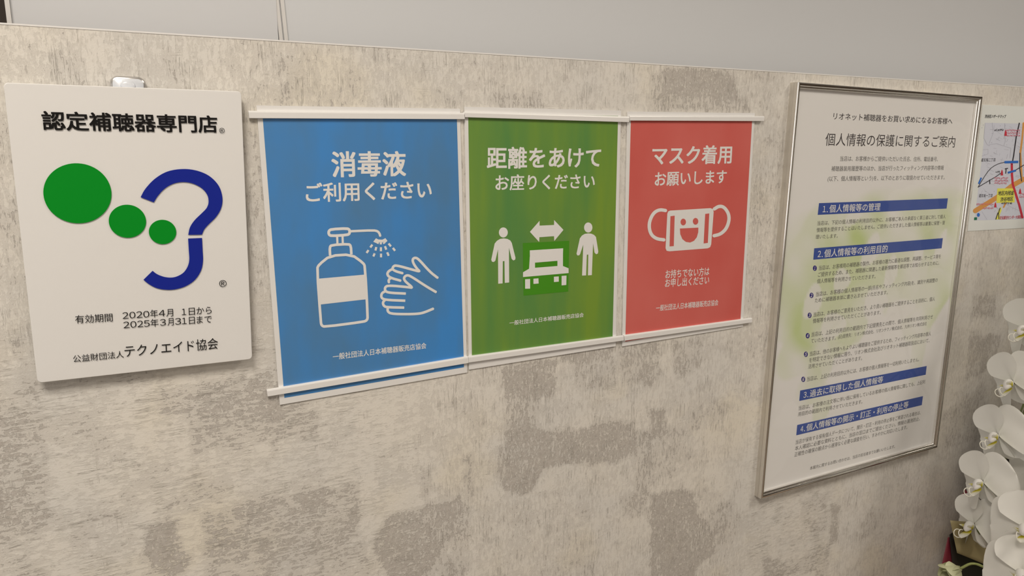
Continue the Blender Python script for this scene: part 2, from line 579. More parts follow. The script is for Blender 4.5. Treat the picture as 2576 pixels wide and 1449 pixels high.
struct(obj('wall_front', *box((-3.2, -3.65, 0), (4.0, -3.6, CEIL)), plain))
struct(obj('wall_far', *box((-3.2, 1.0, 0), (4.0, 1.05, CEIL)), dark))
lit = bpy.data.materials.new('daylit_blind'); lit.use_nodes = True
lit_b = lit.node_tree.nodes['Principled BSDF']
lit_b.inputs['Base Color'].default_value = (.8, .8, .8, 1)
lit_b.inputs['Emission Color'].default_value = (1, .97, .93, 1); lit_b.inputs['Emission Strength'].default_value = 1.5
wf = mat('window_frame_white', (.75, .75, .75), .4)
for nm, (a0, a1), on_left in (('window_1', (-2.0, -.25), True), ('window_2', (-2.7, -1.2), False)):
    def wb(p, q, d0, d1):
        return box((-3.2, p[0], p[1]), (-3.2 + d1, q[0], q[1])) if on_left else box((p[0], -3.6, p[1]), (q[0], -3.6 + d1, q[1]))
    w_ = struct(obj(nm, *wb((a0, .8), (a1, 2.05), 0, .01), lit))
    for p, q in (((a0 - .05, .75), (a1 + .05, .8)), ((a0 - .05, 2.05), (a1 + .05, 2.1)), ((a0 - .05, .8), (a0, 2.05)), ((a1, .8), (a1 + .05, 2.05)), (((a0 + a1) / 2 - .02, .8), ((a0 + a1) / 2 + .02, 2.05))):
        obj('window_frame', *wb(p, q, 0, .04), wf, w_)
lamp_body = mat('lamp_housing', (.8, .8, .8), .4)
for i, (lx, ly, lw, ld, watts) in enumerate(LAMPS):
    t = thing('ceiling_light', 'square flush ceiling light panel, %s' % ('before the papered partition by the sign', 'before the partition by the orchid', 'deep in the shop')[i],
              'light', (lx, ly, CEIL), 'ceiling lights')
    a = .02
    fv, ff = [], []
    for lo, hi in (((lx - lw / 2 - a, ly - ld / 2 - a, CEIL - .03), (lx + lw / 2 + a, ly - ld / 2, CEIL)),
                   ((lx - lw / 2 - a, ly + ld / 2, CEIL - .03), (lx + lw / 2 + a, ly + ld / 2 + a, CEIL)),
                   ((lx - lw / 2 - a, ly - ld / 2, CEIL - .03), (lx - lw / 2, ly + ld / 2, CEIL)),
                   ((lx + lw / 2, ly - ld / 2, CEIL - .03), (lx + lw / 2 + a, ly + ld / 2, CEIL))):
        v, f = box(lo, hi); o_ = len(fv); fv += v; ff += [tuple(o_ + i_ for i_ in q) for q in f]
    obj('housing', fv, ff, lamp_body, t)

# ------------------------------------------------------------------ certification sign on its hook
black = mat('black_print', (.010, .009, .009), .5, spec=.15)
white_plastic = mat('white_plastic', obs((228, 219, 205)), .4)

hook = thing('adhesive_hook', 'small silver adhesive wall hook behind the top edge of the certification sign', 'hook', at(322, 217, 0))
silver = mat('silver_plastic', (.62, .61, .60), .28, metal=.75)
obj('backplate', *round_slab([(276, 190), (366, 194), (372, 300), (282, 296)], -.0046, 0, .0065, .0012), silver, hook, True)
pale = mat('pale_hook_face', obs((206, 200, 192)), .35, coat=.4)
obj('face', *round_slab([(282, 196), (361, 199.5), (366, 290), (287, 287)], -.0051, -.0040, .0045, .0006), pale, hook, True)
bmv, bmf = [], []
hc = at(322, 216, -.0051)
for i in range(6):
    for j in range(16):
        a, e = j / 16 * 2 * math.pi, i / 6 * math.pi / 2
        bmv.append(hc + Vector((math.cos(a) * math.cos(e) * .0062, -math.sin(e) * .0019, math.sin(a) * math.cos(e) * .0046)))
for i in range(5):
    for j in range(16):
        k = (j + 1) % 16
        bmf.append((i * 16 + j, i * 16 + k, (i + 1) * 16 + k, (i + 1) * 16 + j))
bmf.append(tuple(range(80, 96)))
obj('hook_knob', bmv, bmf, pale, hook, True)

SY = -.0118                                     # front of the acrylic
sc_ = [(8.3, 207.5), (606.8, 230), (634.8, 903.5), (94.5, 964)]
sign = thing('certification_sign', 'white acrylic certification plate with green discs and blue ear emblem', 'sign',
             at(364, 934, -.009))
sign_w = mat('opal_white', obs((224, 212, 196)), .45)
obj('backing', *round_slab(sc_, SY + .0008, SY + .0046, .0035, .0006), sign_w, sign)
clear = clear_mat('clear_acrylic', .03, weight=.75)
cv_, cf_ = round_slab(sc_, SY, SY + .0008, .0035, .0006)
obj('clear_plate', cv_[:len(cv_) // 3], [cf_[0]], clear, sign)
YP = SY - .00012
S1 = Z(0, 160, 3.623); S2 = Z(0, 560, 3.294); SL = Z(100, 400, 4.140)
text('認定補聴器専門店', S1(386, 519), S1(1978, 553), 44, YP, black, sign, .021)
text('®', S1(1998, 610), S1(2048, 610), 14, YP, black, sign, mid=.355, em=.74)
green_p = mat('green_print', (.002, .30, .020), .5, spec=.12)
blue_p = mat('ear_blue_print', (.012, .026, .33), .5, spec=.12)
for cx_, cyy, rx, ry, rot in ((392, 357, 356, 312, .14), (913, 648, 195, 172, .12), (1279, 760, 143, 127, .10)):
    x, y = SL(cx_, cyy)
    Flat(YP).ellipse(x, y, rx / 4.14, ry / 4.14, 64, rot).build('green_disc', green_p, sign)


def band(outer, inner, name):
    o_ = [Vector((*p, 0)) for p in outer]; i_ = [Vector((*p, 0)) for p in inner]
    oc, ic = catmull(o_, 8), catmull(i_, 8)
    n = 60

    def rs(c):
        d = [0]
        for a, b in zip(c, c[1:]):
            d.append(d[-1] + (b - a).length)
        out = []
        for k in range(n + 1):
            t = d[-1] * k / n
            j = max(0, min(len(c) - 2, next((q for q in range(len(d) - 1) if d[q + 1] >= t), len(c) - 2)))
            s = (t - d[j]) / max(1e-9, d[j + 1] - d[j])
            out.append(c[j].lerp(c[j + 1], s))
        return out
    A, B = rs(oc), rs(ic)
    v = [at(*SL(p.x, p.y), YP) for p in A] + [at(*SL(p.x, p.y), YP) for p in B]
    f = [(i, i + 1, n + 2 + i, n + 1 + i) for i in range(n)]
    return obj(name, v, f, blue_p, sign)


band([(1050, 398), (1100, 310), (1200, 205), (1330, 130), (1490, 104), (1640, 122), (1770, 180), (1865, 280), (1902, 400), (1890, 510), (1835, 605),
      (1760, 680), (1712, 735), (1690, 788)],
     [(1188, 452), (1230, 385), (1300, 310), (1390, 258), (1490, 240), (1595, 256), (1690, 306), (1745, 375), (1758, 450), (1738, 510), (1690, 562),
      (1615, 635), (1565, 710), (1546, 790)], 'ear_outline')
band([(1690, 822), (1696, 950), (1700, 1060), (1680, 1160), (1620, 1255), (1530, 1320), (1420, 1356), (1320, 1362), (1220, 1345), (1140, 1305), (1080, 1258)],
     [(1545, 828), (1552, 950), (1557, 1050), (1540, 1120), (1500, 1180), (1440, 1218), (1380, 1234), (1320, 1232), (1265, 1218), (1215, 1195), (1175, 1164)],
     'ear_lobe')
text('®', SL(1868, 1297), SL(1946, 1297), 17.5, YP, black, sign, mid=.355, em=.74)
text('有効期間', S2(623, 803), S2(932, 785), 21, YP, black, sign)
for row, (xa, ya, k_s) in ((('２', 1015, 1064), ('０', 1072, 1122), ('２', 1130, 1180), ('０', 1187, 1237), ('年', 1245, 1308), ('４', 1315, 1368), ('月', 1378, 1434),
                            ('１', 1506, 1542), ('日', 1564, 1614), ('から', 1628, 1753)), (1015, 770, -.0625)), \
                          ((('２', 1022, 1072), ('０', 1080, 1130), ('２', 1138, 1186), ('５', 1192, 1240), ('年', 1247, 1313), ('３', 1325, 1374), ('月', 1388, 1438), ('３', 1450, 1500),
                            ('１', 1508, 1546), ('日', 1566, 1614), ('まで', 1630, 1755)), (1022, 848, -.069)):
    for ch_, x0_, x1_ in row:
        text(ch_, S2(x0_, ya + (x0_ - xa) * k_s), S2(x1_, ya + (x1_ - xa) * k_s), 20, YP, black, sign)
text('公益財団法人', S2(605, 1130), S2(1025, 1090), 18, YP, black, sign)
text('テクノエイド協会', S2(1032, 1068), S2(1806, 1000), 29, YP, black, sign)

# ------------------------------------------------------------------ three laminated posters
paper_m = mat('laminated_white_paper', obs((222, 214, 203), EM), .35, coat=.5, coat_rough=.12)
cream = mat('poster_white_print', obs((222, 217, 210), EM), .35, coat=.5, coat_rough=.12)
YL, YI, YT, YH = -.0016, -.00175, -.0019, -.00205


def poster(label, outer, printed, m):
    t = thing('laminated_poster', label, 'poster', at((outer[2][0] + outer[3][0]) / 2, (outer[2][1] + outer[3][1]) / 2, 0),
              'laminated notices in a row')
    obj('laminated_sheet', *quad_slab(outer, YL, -.0008), paper_m, t)
    Flat(YI).poly(printed).build('printed_ground', m, t)
    return t


ORG = '一般社団法人日本補聴器販売店協会'
blue_m = mat('blue_print', obs((72, 114, 146), EM), .38, coat=.55, coat_rough=.16, var=obs((58, 122, 174), EM), var_scale=(18, 1, 7))
green_m = mat('green_print_ground', obs((78, 122, 58), EM), .38, coat=.55, coat_rough=.16, var=obs((112, 136, 44), EM), var_scale=(22, 1, 3))
red_m = mat('red_print', obs((200, 97, 84), EM), .38, coat=.55, coat_rough=.16, var=obs((193, 82, 70), EM), var_scale=(9, 1, 6))

pb = poster('blue laminated poster with hand sanitizer bottle and two hands', [(645, 265), (1157.5, 273.5), (1175.3, 937), (704, 1018.6)],
            [(660, 283), (1149, 288), (1167.2, 923.8), (715.5, 1001)], blue_m)
P1, P2 = Z(640, 240, 3.623), Z(640, 640, 3.623)
text('消毒液', P1(708, 629), P1(1376, 622), 62, YT, cream, pb, .022)
text('ご利用ください', P1(470, 888), P1(1613, 858), 46, YT, cream, pb, .018)
text(ORG, P2(715, 934), P2(1566, 830), 15.5, YT, cream, pb, .012)
b_ = Flat(YT)
W = 6.6
b_.stroke(ZS(P1, [(700, 1220), (846, 1212), (868, 1226), (868, 1258), (848, 1272), (700, 1281), (678, 1268), (677, 1236)]), 7, closed=True, smooth=1)
b_.stroke(ZS(P1, [(754, 1284), (757, 1358)]), 5.5, cap=False).stroke(ZS(P1, [(803, 1281), (806, 1356)]), 5.5, cap=False)
b_.stroke(ZS(P1, [(880, 1238), (1085, 1229), (1125, 1238), (1142, 1262), (1147, 1284)]), 6, smooth=1, cap=False)
b_.stroke([P2(690, 12), P1(686, 1385), P1(702, 1364), P1(860, 1354), P1(879, 1372), P2(884, 0)], W, smooth=1, cap=False)
b_.stroke(ZS(P2, [(690, 12), (590, 92), (570, 130), (605, 615), (612, 648), (640, 660), (995, 614), (1026, 600), (1033, 570), (1008, 110), (992, 78), (884, 0)]), W, closed=True, smooth=1)
b_.poly(ZS(P2, [(575, 222), (1018, 183), (1028, 408), (590, 458)]))
b_.build('bottle_icon', cream, pb)
s_ = Flat(YT)
s_.poly(ZS(P1, [(1083, 1334), (1108, 1302), (1130, 1313), (1165, 1315), (1194, 1301), (1213, 1326), (1190, 1346), (1178, 1336), (1164, 1340), (1150, 1337), (1134, 1340), (1110, 1346)]))
for a, c in (((1127, 1338), (1122, 1352)), ((1152, 1338), (1152, 1358)), ((1178, 1338), (1184, 1352)), ((1075, 1360), (1056, 1386)), ((1040, 1410), (1022, 1436)),
             ((1111, 1382), (1103, 1414)), ((1153, 1384), (1153, 1420)), ((1190, 1374), (1202, 1406)), ((1223, 1350), (1244, 1376)), ((1262, 1390), (1282, 1416)),
             ((1096, 1440), (1084, 1468)), ((1154, 1442), (1154, 1476)), ((1210, 1430), (1224, 1462))):
    s_.stroke([P1(*a), P1(*c)], 5.4, cap=False)
s_.build('spray_icon', cream, pb)
h_ = Flat(YT)
for line in ([(1672, 215), (1600, 160), (1505, 52), (1472, 28), (1443, 38), (1443, 72), (1480, 130), (1512, 158), (1450, 142), (1292, 98), (1266, 108), (1256, 135), (1290, 155), (1352, 172)],
             [(1262, 132), (1222, 152), (1208, 182), (1236, 213), (1335, 240)], [(1245, 214), (1222, 232), (1226, 255)],
             [(1658, 345), (1560, 288), (1425, 198), (1388, 188), (1360, 212), (1372, 245), (1448, 306), (1400, 298), (1222, 282), (1190, 298), (1190, 333), (1225, 350), (1380, 357)],
             [(1196, 335), (1160, 352), (1154, 394), (1190, 415), (1375, 422)], [(1190, 415), (1168, 440), (1182, 474), (1215, 482), (1365, 485)],
             [(1216, 482), (1212, 518), (1244, 542), (1400, 545), (1500, 541), (1552, 528), (1632, 494)]):
    h_.stroke(ZS(P2, line), 6.4, smooth=2, cap=False)
h_.build('hands_icon', cream, pb)

pg = poster('green laminated poster with chair between two standing figures', [(1168.3, 268.5), (1562.5, 278), (1549, 871), (1180, 930)],
            [(1177.8, 284), (1554.8, 291.5), (1540.8, 853), (1187.3, 906)], green_m)
P3, P4 = Z(1140, 240, 4.026), Z(1140, 580, 3.813)
text('距離をあけて', P3(345, 634), P3(1493, 628), 52, YT, cream, pg, .02)
text('お座りください', P3(430, 885), P3(1433, 868), 38, YT, cream, pg, .016)
text(ORG, P4(540, 888), P4(1251, 808), 11.5, YT, cream, pg, .01)
patch_g = mat('green_patch_print', obs((64, 128, 18), EM), .38, coat=.55, coat_rough=.16)
Flat(YT).poly(ZS(P4, [(668, 120), (1113, 98), (1103, 585), (675, 625)])).build('green_square', patch_g, pg)
Flat(YH).poly([P3(777, 1382), P3(875, 1270), P3(875, 1319), P3(1022, 1312), P3(1022, 1262), P3(1117, 1362), P4(970, 100), P4(967, 54), P4(827, 64), P4(825, 110)]).build('arrow_icon', cream, pg)
c_ = Flat(YH)
c_.poly(ZS(P4, [(735, 190), (1055, 170), (1053, 230), (736, 250)])).poly(ZS(P4, [(735, 250), (785, 247), (785, 360), (728, 366)])).poly(ZS(P4, [(1000, 232), (1053, 229), (1053, 342), (1000, 342)]))
c_.poly(ZS(P4, [(785, 247), (1000, 232), (1000, 290), (785, 308)])).poly(ZS(P4, [(728, 366), (785, 357), (1000, 340), (1053, 340), (1107, 362), (1107, 408), (670, 446), (670, 400)]))
for q in ([(690, 467), (738, 464), (738, 557), (690, 558)], [(770, 462), (818, 458), (820, 508), (770, 512)], [(966, 443), (1013, 440), (1013, 490), (967, 494)], [(1040, 435), (1087, 432), (1085, 522), (1040, 526)]):
    c_.poly(ZS(P4, q))
c_.build('chair_icon', cream, pg)
f1 = Flat(YT).ellipse(*P3(508, 1388), 45 / 4.026, 51 / 4.026)
f1.poly(ZS(P4, [(398, 125), (365, 280), (372, 298), (390, 302), (405, 288), (430, 180), (432, 510), (474, 507), (476, 295), (492, 292), (495, 502), (537, 498), (535, 165),
                (560, 270), (576, 287), (594, 280), (598, 262), (562, 118), (548, 95), (520, 80), (485, 75), (450, 80), (420, 98)]))
f1.build('figure_icon', cream, pg)
f2 = Flat(YT).ellipse(*P3(1368, 1338), 42 / 4.026, 51 / 4.026)
f2.poly(ZS(P4, [(1215, 75), (1183, 222), (1190, 238), (1208, 238), (1218, 225), (1248, 135), (1236, 432), (1275, 430), (1282, 232), (1296, 230), (1293, 430), (1330, 427), (1342, 122),
                (1356, 212), (1372, 228), (1388, 220), (1392, 200), (1370, 62), (1352, 42), (1325, 30), (1295, 27), (1262, 32), (1235, 48)]))
f2.build('figure_icon', cream, pg)

pr = poster('red laminated poster with smiling face mask', [(1579, 280.5), (1899, 284.5), (1869, 821.5), (1565.5, 871.5)],
            [(1587.2, 297), (1892.3, 299.5), (1862.5, 809.5), (1573, 859.5)], red_m)
P5 = Z(1540, 240, 2.264)
text('マスク着用', P5(230, 343), P5(680, 336), 46, YT, cream, pr, .02)
text('お願いします', P5(244, 477), P5(651, 462), 35, YT, cream, pr, .016)
text('お持ちでない方は', P5(304, 1019), P5(553, 1001), 21, YT, cream, pr, .01)
text('お申し出ください', P5(302, 1069), P5(552, 1051), 21, YT, cream, pr, .01)
text(ORG, P5(250, 1212), P5(604, 1179), 15, YT, cream, pr, .008)
k_m = Flat(YT)
k_m.poly(ZS(P5, [(330, 656), (560, 642), (574, 648), (578, 664), (564, 848), (558, 864), (544, 871), (326, 888), (310, 885), (304, 870), (314, 674), (319, 661)]))
k_m.stroke(ZS(P5, [(306, 656), (268, 650), (232, 672), (208, 730), (217, 788), (250, 817), (297, 823)]), 8.5, smooth=2, cap=False)
k_m.stroke(ZS(P5, [(580, 648), (610, 629), (642, 638), (670, 688), (656, 752), (620, 790), (578, 800)]), 8.5, smooth=2, cap=False)
k_m.build('mask_icon', cream, pr)
k2 = Flat(YH)
k2.poly(ZS(P5, [(332, 688), (356, 685), (351, 858), (327, 860)])).poly(ZS(P5, [(530, 675), (553, 672), (545, 840), (521, 843)]))
k2.ellipse(*P5(405, 721), 6.8, 8.4).ellipse(*P5(475, 717), 6.8, 8.4)
k2.poly(ZS(P5, [(386, 758), (491, 753), (490, 780), (482, 808), (466, 828), (444, 838), (420, 834), (400, 818), (388, 790)]))
k2.build('mask_face', red_m, pr)

# clip rails lying across the posters
rail_m = mat('white_rail_plastic', obs((230, 222, 212), EM), .35, coat=.2, coat_rough=.2)


def rail(label, c, d=.0050):
    """half-round bar: c = TL, TR, BR, BL corner pixels on its front"""
    P = [at(x, y, -d) for x, y in c]
    a, b = P[0], P[1]; a2, b2 = P[3], P[2]
    v, f = [], []
    prof = [(0, -.0017), (0, -.0040), (.10, -.0047), (.24, -.0050), (.96, -.0050), (1, -.0047), (1, -.0017)]
    for s, e in ((a, a2), (b, b2)):
        for t, y in prof:
            q = s.lerp(e, t); v.append((q.x, y, q.z))
    n = len(prof)
    for i in range(n):
        j = (i + 1) % n
        f.append((i, j, n + j, n + i))
    f.append(tuple(range(n))); f.append(tuple(reversed(range(n, 2 * n))))
    o = obj('poster_rail', v, f, rail_m)
    cen = sum((Vector(q) for q in v), Vector()) / len(v)
    o.data.transform(Matrix.Translation(-cen)); o.location = cen
    return tag(o, label, 'rail', 'white clip rails')


rail('white clip rail across the top of the blue sanitizer poster', [(624.8, 278.3), (1169, 284), (1169.3, 300.2), (627.2, 297.6)])
rail('white clip rail across the top of the green chair poster', [(1168, 281), (1583.4, 293), (1582.5, 307.6), (1168.6, 295)])
rail('white clip rail across the top of the red mask poster', [(1584.2, 290.8), (1923.2, 292), (1922, 304.8), (1585, 303.4)])
rail('white clip rail across the bottom of the blue sanitizer poster', [(671.5, 981), (1177.6, 897), (1178.6, 913.6), (673.8, 998)])
rail('white clip rail across the bottom of the green chair poster', [(1178.6, 897), (1569, 844.3), (1569.2, 857), (1179, 912.6)])
rail('white clip rail across the bottom of the red mask poster', [(1570, 843.8), (1892.2, 800), (1892, 811.3), (1572, 857.4)])

# ------------------------------------------------------------------ framed notice
FD = .0147
FC = [(2009.5, 206), (2473.5, 243), (2359, 1126.5), (1915.5, 1256)]
F4 = [at(x, y, -FD) for x, y in FC]
fw_, fh_ = (F4[1] - F4[0]).length, (F4[0] - F4[3]).length


def fpt(u, v, y):
    """frame-local: u from left, v from top in metres (bilinear over the outer corners)"""
    a, b = u / fw_, v / fh_
    p = F4[0].lerp(F4[1], a).lerp(F4[3].lerp(F4[2], a), b)
    return Vector((p.x, -y, p.z))


frame = thing('framed_notice', 'large silver-framed privacy notice with blue heading bars and green leaf print', 'framed notice',
              fpt(fw_ / 2, fh_, 0))
chrome = mat('polished_aluminium', (.90, .885, .86), .13, metal=1)
satin = mat('satin_aluminium_side', (.74, .71, .66), .34, metal=.9)
PROF = [(0, 0), (0, .0066), (.0005, .0069), (.0005, .0072), (0, .0075), (0, .0130), (.0004, .0138), (.0012, .0144), (.0024, .0147), (.0036, .0145), (.0046, .0138),
        (.0052, .0128), (.0054, .0118), (.0060, .0118), (.0068, .0116), (.0076, .0109), (.0080, .0100), (.0081, .0055)]


def bar(side):
    n = len(PROF)
    v, f = [], []
    for end in (0, 1):
        for a, h in PROF:
            if side == 'L':
                v.append(fpt(a, a if end == 0 else fh_ - a, h))
            elif side == 'R':
                v.append(fpt(fw_ - a, a if end == 0 else fh_ - a, h))
            elif side == 'T':
                v.append(fpt(a if end == 0 else fw_ - a, a, h))
            else:
                v.append(fpt(a if end == 0 else fw_ - a, fh_ - a, h))
    for i in range(n - 1):
        q = (i, i + 1, n + i + 1, n + i)
        f.append(q if side in 'LB' else tuple(reversed(q)))
    o = obj('frame_bar', v, f, chrome, frame)
    o.data.materials.append(satin)
    for i, p in enumerate(o.data.polygons):
        if i < 5:
            p.material_index = 1
        p.use_smooth = i >= 5
    return o


for s in 'LRTB':
    bar(s)
bk = [fpt(.002, .002, .0015), fpt(fw_ - .002, .002, .0015), fpt(fw_ - .002, fh_ - .002, .0015), fpt(.002, fh_ - .002, .0015)]
obj('backboard', bk, [(3, 2, 1, 0)], mat('backboard_grey', (.3, .3, .3), .8), frame)

# printed sheet with pale green foliage
YN = -.0062


def notice_sheet():
    nx, nz = 110, 156
    us = np.linspace(.0065, fw_ - .0065, nx); vs = np.linspace(.0065, fh_ - .0065, nz)
    UU, VV = np.meshgrid(us, vs)
    U, V = UU / fw_, VV / fh_
    base = np.array(obs((205, 192, 172), ER)); gr = np.array(obs((168, 172, 104), ER)); pl = np.array(obs((208, 197, 172), ER))
    g = np.zeros_like(U)

    def leaf(cx, cz, rx, rz, rot, k):
        nonlocal g
        a = math.radians(rot)
        dx, dz = (U - cx) * fw_, (V - cz) * fh_
        x = (dx * math.cos(a) + dz * math.sin(a)) / rx; z = (-dx * math.sin(a) + dz * math.cos(a)) / rz
        d = np.abs(x) ** 1.8 + np.abs(z) ** 1.8 * (1 + .6 * np.clip(x, -1, 1))
        m = np.clip((1.08 - d) / .22, 0, 1)
        g = g * (1 - m * .75) + k * m * .75
    # broad wash over the middle, a lens-shaped tuft at the upper right, hanging leaves on both sides
    wash = np.clip(1 - ((U - .50) / .60) ** 2 - ((V - .40) / .15) ** 2, 0, 1) ** .7
    g = wash * .60
    for a in ((.66, .30, .155, .052, -8, .85), (.80, .345, .10, .06, 10, .7), (.93, .36, .06, .06, 0, .75), (.93, .45, .05, .09, 5, .8), (.20, .36, .05, .05, 30, .55),
              (.13, .46, .055, .075, 15, .7), (.08, .53, .045, .045, -20, .6), (.25, .50, .07, .05, -15, .55), (.45, .45, .09, .04, -10, .6), (.62, .42, .09, .05, 5, .6),
              (.16, .585, .05, .038, 20, .72), (.14, .64, .04, .05, 35, .75), (.27, .56, .06, .035, -10, .5), (.40, .57, .05, .05, 60, .45), (.36, .62, .035, .03, 0, .55),
              (.26, .68, .03, .055, 10, .55), (.22, .74, .03, .035, 30, .7), (.29, .79, .022, .04, 0, .45), (.70, .52, .07, .05, 20, .45), (.86, .56, .05, .04, -30, .55),
              (.80, .60, .045, .05, 45, .42), (.90, .52, .05, .035, 0, .4), (.82, .68, .02, .07, 0, .35)):
        leaf(*a)
    for a in ((.37, .30, .03, .012, -35, 0), (.47, .40, .018, .03, 30, 0), (.60, .46, .016, .028, 10, 0), (.33, .47, .02, .02, 0, 0), (.53, .54, .03, .028, 0, 0),
              (.75, .42, .012, .025, 15, 0), (.19, .515, .02, .028, 20, 0), (.88, .40, .01, .03, 25, 0), (.31, .585, .03, .022, 0, 0), (.68, .57, .04, .02, -10, 0)):
        leaf(*a)
    # watercolour mottling
    mott = np.zeros_like(U)
    for k_o, amp in ((9, .34), (17, .26), (31, .2), (57, .14)):
        for _ in range(4):
            th = rng.uniform(0, 6.28)
            mott += amp / 2.2 * np.sin((U * math.cos(th) + V * 1.4 * math.sin(th)) * k_o * rng.uniform(.8, 1.25) + rng.uniform(0, 6.28))
    g = np.clip(g * 1.05 * np.clip(.62 + .85 * mott, .06, 1.15), 0, .95)
    g = np.where(V < .275, g * np.clip((V - .235) / .04, 0, 1), g)
    C = base + (gr - base) * g[..., None]
    P = [fpt(float(a), float(b), -YN) for a, b in zip(UU.ravel(), VV.ravel())]
    idx = np.arange(nx * nz).reshape(nz, nx)
    q = np.stack([idx[:-1, :-1], idx[1:, :-1], idx[1:, 1:], idx[:-1, 1:]], -1).reshape(-1, 4).tolist()
    o = obj('notice_sheet', P, q, attr_mat('leaf_printed_paper', 'tone', .55), frame)
    a = o.data.attributes.new('tone', 'FLOAT_COLOR', 'POINT')
    a.data.foreach_set('color', np.concatenate([C.reshape(-1, 3), np.ones((nx * nz, 1))], 1).ravel().astype('f'))


notice_sheet()
YN1, YN2 = YN - .00012, YN - .00024
navy = mat('navy_bar_print', obs((54, 70, 118), ER), .5)
ink = mat('dark_grey_print', obs((86, 78, 69), ER), .5)
ink2 = mat('title_print', obs((58, 50, 46), ER), .5)
wht = mat('white_bar_lettering', obs((214, 206, 196), ER), .5)
disc_m = mat('number_disc_print', obs((44, 36, 92), ER), .5)
NA, NB, NC, ND = Z(1960, 180, 4.182), Z(1960, 480, 5.152), Z(1960, 700, 5.152), Z(1960, 920, 4.996)
text('リオネット補聴器をお買い求めになるお客様へ', NA(572, 468), NA(1824, 524), 16.5, YN1, ink2, frame, .004)
text('個人情報の保護に関するご案内', NA(487, 713), NA(1852, 740), 30, YN1, ink2, frame, .000)
LINES = [
    (NA, '当店は、お客様からご提供いただいた氏名、住所、電話番号、', (643, 915), (1672, 922), 12.2),
    (NA, '補聴器装用履歴等のほか、当店が行ったフィッティング内容等の情報', (550, 1022), (1733, 1012), 12.2),
    (NA, '(以下、個人情報等という)を、以下のとおりに取扱わせていただきます。', (512, 1128), (1742, 1112), 12.2),
    (NB, '当店は、下記の個人情報の利用目的以外に、お客様ご本人の承諾なく第三者に対して個人', (497, 420), (2158, 332), 10.6),
    (NB, '情報等を提供することはいたしません。ご提供いただきました個人情報等は厳重に保管・管', (486, 510), (2148, 412), 10.6),
    (NB, '理いたします。', (475, 597), (760, 583), 10.6),
    (NB, '当店は、お客様用の補聴器の製作、お客様の聴力に最適な調整、再調整、サービス等を', (515, 1000), (2097, 848), 11),
    (NB, 'ご提供するため、また、補聴器に関連した最新情報等を郵送等でお知らせするために、', (505, 1087), (2075, 932), 11),
    (NB, '個人情報等を利用させていただきます。', (492, 1172), (1250, 1108), 11),
    (NC, '当店は、お客様の個人情報等の一部(氏名やフィッティング内容)を、識別や再調整の', (478, 207), (2055, 22), 11),
    (NC, 'ために補聴器本体に書き込ませていただきます。', (465, 288), (1408, 182), 11),
    (NC, '当店は、お客様のご意見をいただき、より良い補聴器をご提供することを目的に、個人', (446, 472), (2020, 265), 11),
    (NC, '情報等を利用させていただくことがあります。', (438, 555), (1318, 441), 11),
    (NC, '当店は、上記の利用目的の範囲内で下記提携先との間で、個人情報等を共同利用させ', (420, 730), (1993, 497), 11),
    (NC, 'ていただきます。', (415, 813), (735, 772), 11),
    (NC, '(記)提携先：リオン株式会社、リオンテクノ株式会社、九州リオン株式会社', (765, 760), (1914, 585), 9.6),
    (NC, '当店は、他のお客様へもよりよい補聴器をご提供するため、フィッティング内容等の個人', (397, 980), (1968, 715), 11),
    (NC, 'を特定できない情報に限り、リオン株式会社及びリオネット補聴器取扱店において、', (390, 1063), (1950, 803), 11),
    (NC, '活用させていただくことがあります。', (378, 1145), (1075, 1033), 11),
    (NC, '当店は、上記の利用目的以外には、お客様の個人情報等を一切利用いたしません。', (362, 1308), (1815, 1050), 11),
    (ND, '当店は、お客様の注文等に伴い既に保有しているお客様の個人情報等に関しても、上記利', (245, 535), (1835, 200), 10.6),
    (ND, '用目的の範囲内で利用させていただきます。', (238, 612), (1047, 450), 10.6),
    (ND, '当店が保有する保有個人データについて、開示・訂正・利用の停止等をご希望される場合は、', (208, 962), (1780, 588), 10.6),
    (ND, '本人確認に必要な資料とともに、当店の窓口までご提出ください。情報の漏洩防止、', (200, 1040), (1770, 663), 10.6),
    (ND, '正確性の確保の観点から遅滞なく必要な調査を行い、すみやかに対応いたします。', (193, 1118), (1612, 770), 10.6),
    (ND, '本案内に関するお問い合わせは、当店の担当者までお願いいたします。', (388, 1290), (1457, 1013), 8.6),
]
for z, s, a, b, h in LINES:
    text(s, z(*a), z(*b), h, YN1, ink, frame)
for z, q, s, a, b, h in (
        (NB, [(517, 160), (2188, 97), (2170, 230), (500, 312)], '1.個人情報等の管理', (567, 236), (1312, 206), 19),
        (NB, [(455, 745), (2122, 613), (2106, 745), (442, 893)], '2.個人情報等の利用目的', (502, 819), (1405, 747), 19),
        (ND, [(265, 312), (1855, 3), (1842, 113), (253, 443)], '3.過去に取得した個人情報等', (308, 368), (1306, 170), 17),
        (ND, [(228, 745), (1808, 382), (1793, 495), (215, 875)], '4.個人情報等の開示・訂正・利用の停止等', (270, 797), (1625, 484), 16.5)):
    Flat(YN1).poly(ZS(z, q)).build('heading_bar', navy, frame)
    A_, B_ = z(*a), z(*b)
    n_ = len(s) - 1                              # the number and its point share one character's room

    def on(t):
        return (A_[0] + (B_[0] - A_[0]) * t, A_[1] + (B_[1] - A_[1]) * t)
    text(chr(ord(s[0]) + 0xFEE0), on(0), on(.46 / n_), h, YN2, wht, frame, .008)
    x_, y_ = on(.68 / n_)
    Flat(YN2).ellipse(x_, y_ + h * .38, 1.3, 1.5, 12).build('lettering', wht, frame)
    text(s[2:], on(1.02 / n_), on(1), h, YN2, wht, frame, .008)
